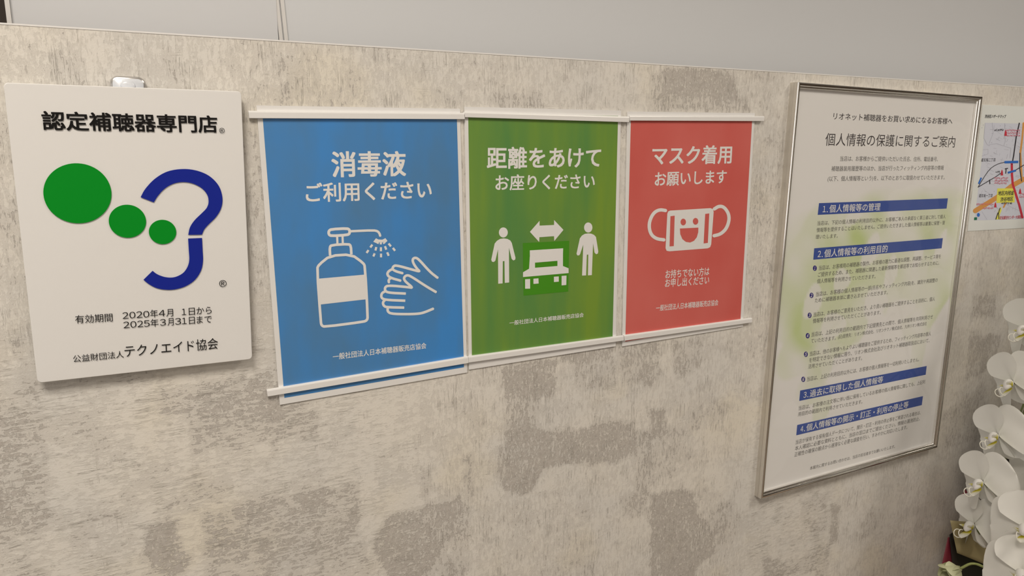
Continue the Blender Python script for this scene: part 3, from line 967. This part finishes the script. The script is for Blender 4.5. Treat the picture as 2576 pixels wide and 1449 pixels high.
for z, c, s in ((NB, (463, 1003), '1'), (NC, (420, 222), '2'), (NC, (395, 480), '3'), (NC, (370, 745), '4'), (NC, (347, 985), '5'), (NC, (313, 1310), '6')):
    x, y = z(*c)
    Flat(YN1).ellipse(x, y, 4.9, 6.8, 24).build('number_disc', disc_m, frame)
    hw = 1.2 if s == '1' else 1.9
    text(chr(ord(s) + 0xFEE0), (x - hw, y), (x + hw, y), 8.4, YN2, wht, frame, .02, mid=.37, em=.76)
pane_y = .0098
pv = [fpt(.0078, .0078, pane_y), fpt(fw_ - .0078, .0078, pane_y), fpt(fw_ - .0078, fh_ - .0078, pane_y), fpt(.0078, fh_ - .0078, pane_y)]
obj('clear_pane', pv, [(3, 2, 1, 0)], clear_mat('frame_acrylic', .04, weight=.8), frame)

# ------------------------------------------------------------------ hazard map sheet
H = Z(2420, 230, 3.813)
tl, bl = at(2472, 263.5, -.0007), at(2434.3, 581.6, -.0007)
tr, br = at(2576, 268.5, -.0007), at(2576, 573.5, -.0007)
ut, ub = (tr - tl).normalized(), (br - bl).normalized()
hh = (tl - bl).length; wid = hh * 1.414
hazard = thing('hazard_map', 'white paper sheet printed with a street map beside the silver frame', 'map', bl.lerp(bl + ub * wid, .5))
c4 = [tl, tl + ut * wid, bl + ub * wid, bl]
map_paper = mat('map_paper', obs((198, 189, 180), ER), .6)
obj('paper_sheet', c4 + [Vector((p.x, -.0001, p.z)) for p in c4], [(3, 2, 1, 0), (4, 5, 6, 7), (0, 1, 5, 4), (1, 2, 6, 5), (2, 3, 7, 6), (3, 0, 4, 7)], map_paper, hazard)
y1, y2, y3, y4 = -.0008, -.0009, -.0010, -.0011
M_gr = mat('map_grey', obs((160, 152, 148), ER), .6); M_bk = mat('map_black', obs((52, 46, 46), ER), .6)
M_or = mat('map_orange', obs((190, 128, 62), ER), .6); M_rd = mat('map_red', obs((176, 44, 52), ER), .6)
M_bl = mat('map_blue', obs((44, 92, 150), ER), .6); M_ye = mat('map_yellow', obs((214, 196, 70), ER), .6)
M_gn = mat('map_green', obs((30, 96, 60), ER), .6); M_lr = mat('map_light_red', obs((190, 100, 104), ER), .6)
M_tan = mat('map_tint', obs((184, 176, 172), ER), .6)
Flat(y1 + .00004).poly(ZS(H, [(222, 300), (900, 318), (900, 1215), (120, 1238), (160, 900), (205, 520)])).build('map_ground', M_tan, hazard)
g_ = Flat(y1)
for i in range(190):
    x = random.uniform(170, 860); y = random.uniform(320, 1180); a = random.choice((.3, 1.75, .5, 2.0)) + random.uniform(-.25, .25); l = random.uniform(14, 60)
    if x < 225 - (y - 300) * .1 + 30:
        continue
    g_.stroke(ZS(H, [(x, y), (x + l * math.cos(a), y + l * math.sin(a))]), random.choice((.5, .7, 1.0)), cap=False)
for i in range(46):
    x = random.uniform(190, 860); y = random.uniform(320, 1180)
    g_.ellipse(*H(x, y), 1.1, 1.1, 8)
for pl_ in ([(222, 305), (210, 450), (245, 515), (330, 500), (470, 545), (460, 640)], [(290, 300), (300, 400), (260, 500)], [(410, 305), (415, 480), (400, 520)],
            [(200, 560), (250, 555), (250, 600), (190, 620)], [(180, 860), (330, 860), (460, 850)], [(190, 1150), (240, 1230)], [(430, 1090), (560, 1150)]):
    g_.stroke(ZS(H, pl_), .9, cap=False)
g_.build('street_lines', M_gr, hazard)['kind'] = 'stuff'
Flat(y2).stroke(ZS(H, [(590, 305), (578, 450), (560, 590), (575, 860)]), 4.6).stroke(ZS(H, [(128, 1145), (220, 1088), (330, 1020), (480, 905), (595, 840), (800, 790)]), 12).stroke(ZS(H, [(400, 1110), (420, 1070)]), 4).build('orange_road', M_or, hazard)
Flat(y3).stroke(ZS(H, [(478, 695), (480, 800), (487, 890), (512, 970), (550, 1090), (580, 1208)]), 5.6).build('red_road', M_rd, hazard)
k = Flat(y3)
k.stroke(ZS(H, [(550, 305), (520, 440), (495, 620), (480, 700)]), 3).stroke(ZS(H, [(155, 918), (200, 840), (265, 745), (330, 700), (400, 680), (470, 670)]), 1.6, smooth=1)
k.stroke(ZS(H, [(155, 918), (270, 850), (330, 815), (385, 775)]), 1.8).stroke(ZS(H, [(515, 755), (595, 705)]), 2).stroke(ZS(H, [(556, 592), (555, 740), (572, 860)]), 2.2)
k.stroke(ZS(H, [(265, 850), (268, 885)]), 2.4).stroke(ZS(H, [(415, 742), (438, 738)]), 2.4).stroke(ZS(H, [(424, 742), (420, 785)]), 2.2)
k.build('railway_lines', M_bk, hazard)
for a, b, w in (((408, 679), (540, 676), 6), ((440, 780), (518, 758), 5), ((160, 886), (186, 828), 4)):
    Flat(y4).stroke(ZS(H, [a, b]), w, cap=False).build('station_bar', M_bl, hazard)
Flat(y4).ellipse(*H(158, 1184), 3.6, 5, 12).build('blue_shield', M_bl, hazard)
Flat(y3).poly(ZS(H, [(340, 930), (500, 930), (506, 1064), (330, 1070)])).build('yellow_box', M_ye, hazard)
Flat(y4).poly(ZS(H, [(118, 1208), (145, 1207), (144, 1232), (117, 1234)])).build('green_box', M_gn, hazard)
for x, y, h in ((418, 395, 62), (383, 776, 58), (557, 955, 54), (320, 1086, 52)):
    Flat(y4).poly(ZS(H, [(x - 12, y + h / 2), (x - 7, y - h * .1), (x + 1, y - h / 2), (x + 9, y - h * .1), (x + 12, y + h / 2)])).build('tower_mark', M_rd, hazard)
Flat(y4).poly(ZS(H, [(355, 1130), (375, 1105), (380, 1140), (360, 1190), (365, 1225), (320, 1228), (335, 1180)])).build('person_mark', M_ye, hazard)
Flat(y4 - .0001).stroke(ZS(H, [(365, 1120), (350, 1170), (355, 1222)]), 2).stroke(ZS(H, [(345, 1165), (325, 1225)]), 2).build('person_mark', M_bk, hazard)
text('渋谷区ハザードマップ', H(222, 238), H(423, 240), 8.4, y4, M_bk, hazard, .012)
text('地区内残留', H(348, 976), H(496, 974), 11, y4, M_bk, hazard, .02)
text('渋谷地区', H(370, 1036), H(490, 1028), 10.5, y4, M_bk, hazard, .02)
text('道玄坂二丁目', H(185, 657), H(320, 655), 8.5, y4, M_bk, hazard)
text('道玄坂一丁目', H(163, 1000), H(292, 998), 8.5, y4, M_bk, hazard)
text('文化総合センター大和田', H(362, 1212), H(572, 1202), 8.6, y4, M_rd, hazard, .01)
sm = Flat(y4)                                   # captions too small to read
for x0, x1, y in ((432, 560, 374), (432, 560, 398), (432, 556, 422), (318, 450, 832), (318, 440, 856), (318, 436, 880), (145, 310, 1082), (205, 302, 1120), (560, 640, 985), (556, 640, 1010)):
    x = x0
    while x < x1:
        for _ in range(5):
            a = random.choice((0, 0, 1.57, 1.57, .8)); cx_, cyy = x + random.uniform(-4, 4), y + random.uniform(-8, 8); l = random.uniform(3, 6)
            sm.stroke(ZS(H, [(cx_ - l * math.cos(a), cyy - l * math.sin(a)), (cx_ + l * math.cos(a), cyy + l * math.sin(a))]), .75, cap=False)
        x += 15
sm.build('caption_marks', M_lr, hazard)['kind'] = 'stuff'
sb = Flat(y4)
for x0, x1, y in ((318, 395, 370), (330, 372, 772), (386, 480, 1072)):
    x = x0
    while x < x1:
        for _ in range(5):
            a = random.choice((0, 0, 1.57, 1.57, .8)); cx_, cyy = x + random.uniform(-4, 4), y + random.uniform(-8, 8); l = random.uniform(3, 6)
            sb.stroke(ZS(H, [(cx_ - l * math.cos(a), cyy - l * math.sin(a)), (cx_ + l * math.cos(a), cyy + l * math.sin(a))]), .75, cap=False)
        x += 15
sb.build('caption_marks', M_bk, hazard)['kind'] = 'stuff'

# ------------------------------------------------------------------ potted moth orchid
petal_m = attr_mat('orchid_petal', 'tone', .55, trans=.22)
PW = (.80, .80, .775); PSH = (.74, .75, .70); YEL = (.62, .56, .03); GRN = (.42, .48, .20)


def sheet_patch(L, W, base_w=.35, cup=.0, tip=.0, wave=0, nu=16, nv=12, peak=.55, ripple=0):
    """petal blade lying along +X, width in Y, normal +Z; returns verts, faces, s-values"""
    v, f, sv = [], [], []
    pw = math.log(.5) / math.log(peak)
    for i in range(nu + 1):
        s = (1 - math.cos(math.pi * i / nu)) / 2
        q = 2 * s ** pw - 1
        w = max(0.0, 1 - abs(q) ** 2.5) ** .5
        w *= base_w + (1 - base_w) * min(1, s / .42) ** .8 if s < .42 else 1
        w = max(w, .012) * W
        for j in range(nv + 1):
            t = j / nv * 2 - 1
            z = cup * (t * t) * w / W + tip * s * s + ripple * math.sin(s * 7 + t * 3) * s
            z -= .0018 * (1 - abs(t)) ** 3 * (1 - s)          # mid-rib groove
            v.append(Vector((L * s, t * w, z))); sv.append((s, t))
    n = nv + 1
    for i in range(nu):
        for j in range(nv):
            f.append((i * n + j, (i + 1) * n + j, (i + 1) * n + j + 1, i * n + j + 1))
    return v, f, sv


def col_attr(me, cols):
    a = me.attributes.new('tone', 'FLOAT_COLOR', 'POINT')
    a.data.foreach_set('color', np.array([(*c, 1) for c in cols], 'f').ravel())


def mix(a, b, t):
    t = max(0, min(1, t)); return tuple(x + (y - x) * t for x, y in zip(a, b))


def mesh_of(name, v, f, cols):
    me = bpy.data.meshes.new(name); me.from_pydata([tuple(p) for p in v], [], f); me.update()
    me.polygons.foreach_set('use_smooth', [True] * len(f)); me.materials.append(petal_m); col_attr(me, cols)
    return me


def blade(name, ang, L, W, z0, cup, tip, pitch=0, peak=.55, off=.003, ripple=0, base_col=PSH, col=PW):
    v, f, sv = sheet_patch(L, W, cup=cup, tip=tip, peak=peak, ripple=ripple)
    R = Matrix.Rotation(math.radians(ang), 4, 'Z') @ Matrix.Rotation(math.radians(-pitch), 4, 'Y') @ Matrix.Translation((off, 0, z0))
    return mesh_of(name, [R @ p for p in v], f, [mix(base_col, col, s * 3) for s, t in sv])


def ball(c, r, n=10):
    v, f = [], []
    for i in range(n + 1):
        e = -math.pi / 2 + math.pi * i / n
        for j in range(12):
            a = j / 12 * 2 * math.pi
            v.append(Vector((c[0] + r[0] * math.cos(e) * math.cos(a), c[1] + r[1] * math.cos(e) * math.sin(a), c[2] + r[2] * math.sin(e))))
    for i in range(n):
        for j in range(12):
            k = (j + 1) % 12
            f.append((i * 12 + j, i * 12 + k, (i + 1) * 12 + k, (i + 1) * 12 + j))
    return v, f


# shared flower meshes, unit = a flower about 90 mm across, facing +Z, up = +Y
ME = {}
ME['petal_r'] = blade('petal', 8, .047, .040, .000, .005, -.003, -22, .56, ripple=.0012)
ME['petal_l'] = blade('petal', 172, .047, .040, .000, .005, -.003, -22, .56, ripple=.0012)
ME['sepal_t'] = blade('sepal', 90, .048, .0265, -.001, .004, -.003, 4, .55)
ME['sepal_l'] = blade('sepal', 236, .044, .0215, -.004, .003, .000, -32, .5)
ME['sepal_r'] = blade('sepal', 304, .044, .0215, -.004, .003, .000, -32, .5)
v, f = ball((0, .0010, .009), (.0064, .0074, .0105))
v = [Vector((p.x, p.y - max(0, p.z - .008) * .55, p.z)) for p in v]
ME['column'] = mesh_of('flower', v, f, [mix((.84, .84, .82), (.83, .81, .82), (p.z - .012) / .006) for p in v])
# lip: tongue, two side lobes and the pair of curled tendrils
v, f, sv = sheet_patch(.026, .0085, base_w=.6, cup=.004, tip=.0, nu=8, nv=6, peak=.42)
v = [Vector((p.y, -.007 - p.x * .42, .006 + p.x * .98 - 6 * p.x * p.x + p.z * .6)) for p in v]
cols = [mix(YEL, (.84, .84, .80), (s - .34) * 4.5) for s, t in sv]
for sgn in (-1, 1):
    pts = [(sgn * .0012, -.0165, .0255), (sgn * .003, -.0175, .0320), (sgn * .0045, -.0135, .0370), (sgn * .0045, -.0075, .0365), (sgn * .004, -.0045, .0315), (sgn * .003, -.0055, .0265)]
    tv, tf = tube(catmull(pts, 4), .00075, 6)
    o_ = len(v); v += tv; f += [tuple(o_ + i for i in q) for q in tf]; cols += [(.84, .83, .76)] * len(tv)
ME['lip'] = mesh_of('lip', v, f, cols)
for nm, sgn in (('lobe_r', 1), ('lobe_l', -1)):
    v, f, sv = sheet_patch(.0175, .0082, base_w=.5, cup=.006, tip=.003, nu=8, nv=6, peak=.6)
    v = [Vector((sgn * (.0025 + p.x * .62 - p.z * .5), -.006 + p.x * .42 + p.z * .2, .006 + p.x * .55 + p.y * .85)) for p in v]
    ME[nm] = mesh_of('lip_lobe', v, f, [mix(YEL, (.84, .84, .80), (s - .55 + .40 * t) * 3.2) for s, t in sv])

orchid = thing('potted_orchid', 'white moth orchid in bloom with yellow-throated flowers and wrapped pot', 'potted orchid', (1.42, -.2, .40))


def face_basis(p, a, b, c, roll):
    toward = (CAM - p).normalized()
    n = (toward * a - RIGHT * b + UP * c).normalized()
    up = (UP - n * UP.dot(n)).normalized()
    r = up.cross(n)
    M = Matrix((r, up, n)).transposed() @ Matrix.Rotation(math.radians(roll), 3, 'Z')
    return M


STEM_PTS = []


def flower(px, py, Y, a, b, c, roll, s, p=None):
    p = p or at(px, py, Y)
    M = face_basis(p, a, b, c, roll)
    o = bpy.data.objects.new('flower', ME['column']); COL.objects.link(o)
    o.parent = orchid; o.location = p - orchid.location
    o.rotation_euler = M.to_euler(); o.scale = (s, s, s)
    for nm, key in (('petal', 'petal_r'), ('petal', 'petal_l'), ('sepal', 'sepal_t'), ('sepal', 'sepal_l'), ('sepal', 'sepal_r'), ('lip', 'lip'), ('lip_lobe', 'lobe_l'), ('lip_lobe', 'lobe_r')):
        q = bpy.data.objects.new(nm, ME[key]); COL.objects.link(q); q.parent = o
    back = p - (M @ Vector((0, 0, 1))) * .004
    STEM_PTS.append((back, p - (M @ Vector((0, 0, 1))) * .03 * s))
    return o


#      px    py    depth  toward left up   roll size
FLOWERS = [
    (2580, 828, -.150, .50, .86, -.10, 16, .98),
    (2546, 964, -.155, .46, .88, -.15, 26, 1.00),
    (2508, 1098, -.150, .52, .85, -.08, 24, 1.02),
    (2470, 1216, -.155, .50, .86, -.08, 22, 1.02),
    (2448, 1322, -.145, .42, .90, -.05, 12, 1.00),
    (2618, 1188, -.205, .85, .40, .00, 10, 1.16),
    (2580, 1332, -.240, .95, .25, .05, 12, 1.12),
    (2570, 1448, -.260, 1.0, .12, .18, 8, 1.14),
]
for a in FLOWERS:
    flower(*a)
# unseen blooms added right of the view to cast shade on the wall
SHADE_BLOOMS = [(1.36 + .075 * i + .03 * (j % 2), -.17 - .035 * ((i + 2 * j) % 3), .70 + .085 * j) for j in range(7) for i in range(5)]
SHADE_BLOOMS += [(1.45, -.20, 1.31), (1.56, -.20, 1.34), (1.68, -.22, 1.32)]
for i, (x, y, z) in enumerate(SHADE_BLOOMS):
    flower(0, 0, 0, .9, .25 - .05 * (i % 5), .05, (i * 7) % 20 - 10, 1.12, Vector((x, y, z)))

# flower stalk and pedicels
stem_m = mat('orchid_stem', (.13, .16, .05), .5)
root = Vector((1.42, -.19, .52))
line = [root, Vector((1.47, -.15, .66)), Vector((1.46, -.12, .82)), at(2590, 1000, -.12), at(2600, 850, -.13), at(2600, 720, -.14)]
cl = catmull(line, 8)
obj('flower_stalk', *tube(cl, .0032, 8), stem_m, orchid, True)
line2 = [root + Vector((.0, -.03, 0)), Vector((1.40, -.24, .66)), at(2640, 1300, -.235), at(2640, 1180, -.22), at(2650, 1050, -.21)]
cl2 = catmull(line2, 8)
obj('flower_stalk', *tube(cl2, .0032, 8), stem_m, orchid, True)
line3 = [root + Vector((.03, 0, 0)), Vector((1.58, -.20, .75)), Vector((1.60, -.19, .95)), Vector((1.64, -.18, 1.15)), Vector((1.66, -.17, 1.30)), Vector((1.60, -.16, 1.40))]
cl3 = catmull(line3, 8)
obj('flower_stalk', *tube(cl3, .0032, 8), stem_m, orchid, True)  # out-of-view stalk added to carry the shading blooms
for i, (b0, b1) in enumerate(STEM_PTS):
    src = cl if i < 5 else cl2 if i < 8 else cl3
    e = min(src, key=lambda q: (q - b1 - Vector((0, 0, .01))).length)
    obj('pedicel', *tube(catmull([b0, b1, e], 5), .0016, 6), stem_m, orchid, True)

# half-open greenish bloom low on the left
bp_ = at(2412, 1432, -.165)
bm_ = face_basis(bp_, .55, .75, -.35, -10)
bud = bpy.data.objects.new('bud', None)
GR1, GR2 = (.50, .54, .26), (.62, .64, .42)
bv, bf = ball((0, 0, .010), (.006, .006, .010))
bud = bpy.data.objects.new('bud', mesh_of('bud', bv, bf, [(.20, .03, .03)] * len(bv)))
COL.objects.link(bud); bud.parent = orchid; bud.location = bp_ - orchid.location; bud.rotation_euler = bm_.to_euler()
for ang, pit, L, W in ((80, 58, .036, .018), (200, 62, .034, .017), (320, 60, .034, .017), (140, 66, .030, .018), (20, 66, .030, .018)):
    me = blade('bud_petal', ang, L, W, -.004, .009, .010, pit, .5, off=.002, base_col=GR1, col=GR2)
    q = bpy.data.objects.new('bud_petal', me); COL.objects.link(q); q.parent = bud
back = bp_ - (bm_ @ Vector((0, 0, 1))) * .004
obj('pedicel', *tube(catmull([back, at(2450, 1418, -.17), at(2500, 1440, -.19), root + Vector((0, 0, .03))], 5), .0021, 6), mat('green_pedicel', (.30, .34, .12), .5), orchid, True)

# wrapping sheets round the pot, plus a dark sheet for shade behind the blooms


def sheet(name, corners, m, bulge=.012, n=10):
    c = [Vector(p) for p in corners]
    v, f = [], []
    nrm = (c[1] - c[0]).cross(c[3] - c[0]).normalized()
    if nrm.dot(CAM - c[0]) < 0:
        nrm = -nrm
    for i in range(n + 1):
        for j in range(n + 1):
            a, b = j / n, i / n
            p = c[0].lerp(c[1], a).lerp(c[3].lerp(c[2], a), b) + nrm * bulge * math.sin(a * math.pi) * math.sin((.2 + .8 * b) * math.pi * .6)
            v.append(p)
    for i in range(n):
        for j in range(n):
            k = i * (n + 1) + j
            f.append((k, k + 1, k + n + 2, k + n + 1))
    o = obj(name, v, f, m, orchid, True)
    md = o.modifiers.new('thickness', 'SOLIDIFY'); md.thickness = .0004
    return o


olive = mat('olive_wrapping_paper', obs((124, 106, 68), ER), .6)
red_w = mat('red_wrapping_paper', obs((100, 26, 33), ER), .55)
black_w = mat('black_wrap_and_shade', (.02, .016, .014), .5)
sheet('wrapping_paper', [at(2390, 1309, -.125), at(2520, 1318, -.125), at(2520, 1440, -.14), at(2407.5, 1391, -.135)], olive, .006)
sheet('wrapping_paper', [at(2388, 1345, -.112), at(2440, 1300, -.112), at(2560, 1520, -.12), at(2398, 1449, -.12)], black_w, .005)
sheet('wrapping_paper', [at(2384, 1352, -.105), at(2420, 1335, -.105), at(2440, 1520, -.115), at(2368, 1425, -.115)], red_w, .008)
sheet('wrapping_paper', [at(2411, 1247, -.10), at(2428, 1231, -.10), at(2640, 1500, -.09), at(2470, 1500, -.09)], red_w, .006)
sheet('wrapping_paper', [at(2500, 1100, -.07), at(2640, 1040, -.07), at(2640, 1520, -.08), at(2480, 1520, -.08)], black_w, .004)  # added black sheet, stands in for the shaded gaps between the blooms
# pot, moss, leaves and a low table under it (below the picture)
def lathe(prof, c, n=28):
    v, f = [], []
    for r, z in prof:
        for k in range(n):
            a = k / n * 2 * math.pi
            v.append((c[0] + r * math.cos(a), c[1] + r * math.sin(a), c[2] + z))
    for i in range(len(prof) - 1):
        for k in range(n):
            j = (k + 1) % n
            f.append((i * n + k, i * n + j, (i + 1) * n + j, (i + 1) * n + k))
    f.append(tuple(reversed(range(n))))
    return v, f


obj('pot', *lathe([(.062, 0), (.075, .05), (.088, .12), (.092, .125), (.088, .128), (.082, .115), (.0, .112)], (1.42, -.2, .40)), mat('white_ceramic', (.7, .7, .68), .2), orchid, True)
leaf_m = mat('orchid_leaf', (.05, .12, .03), .35, coat=.3)
for ang in (60, 150, -20, 250):
    v, f, sv = sheet_patch(.16, .032, base_w=.5, cup=.012, tip=-.05, peak=.55)
    R = Matrix.Translation((1.42, -.2, .515)) @ Matrix.Rotation(math.radians(ang), 4, 'Z') @ Matrix.Rotation(math.radians(-38), 4, 'Y')
    obj('leaf', [R @ p for p in v], f, leaf_m, orchid, True)
tbl = thing('side_table', 'low wooden side table under the wrapped orchid', 'table', (1.62, -.24, 0))
wood = mat('table_wood', (.25, .15, .08), .45, var=(.31, .20, .11), var_scale=(4, 30, 4))
obj('table_top', *box((1.22, -.44, .37), (2.02, -.03, .40)), wood, tbl)
for x in (1.25, 1.96):
    for y in (-.41, -.09):
        obj('leg', *box((x, y, 0), (x + .035, y + .035, .37)), wood, tbl)

bpy.data.objects.remove(_to); bpy.data.curves.remove(_tc)
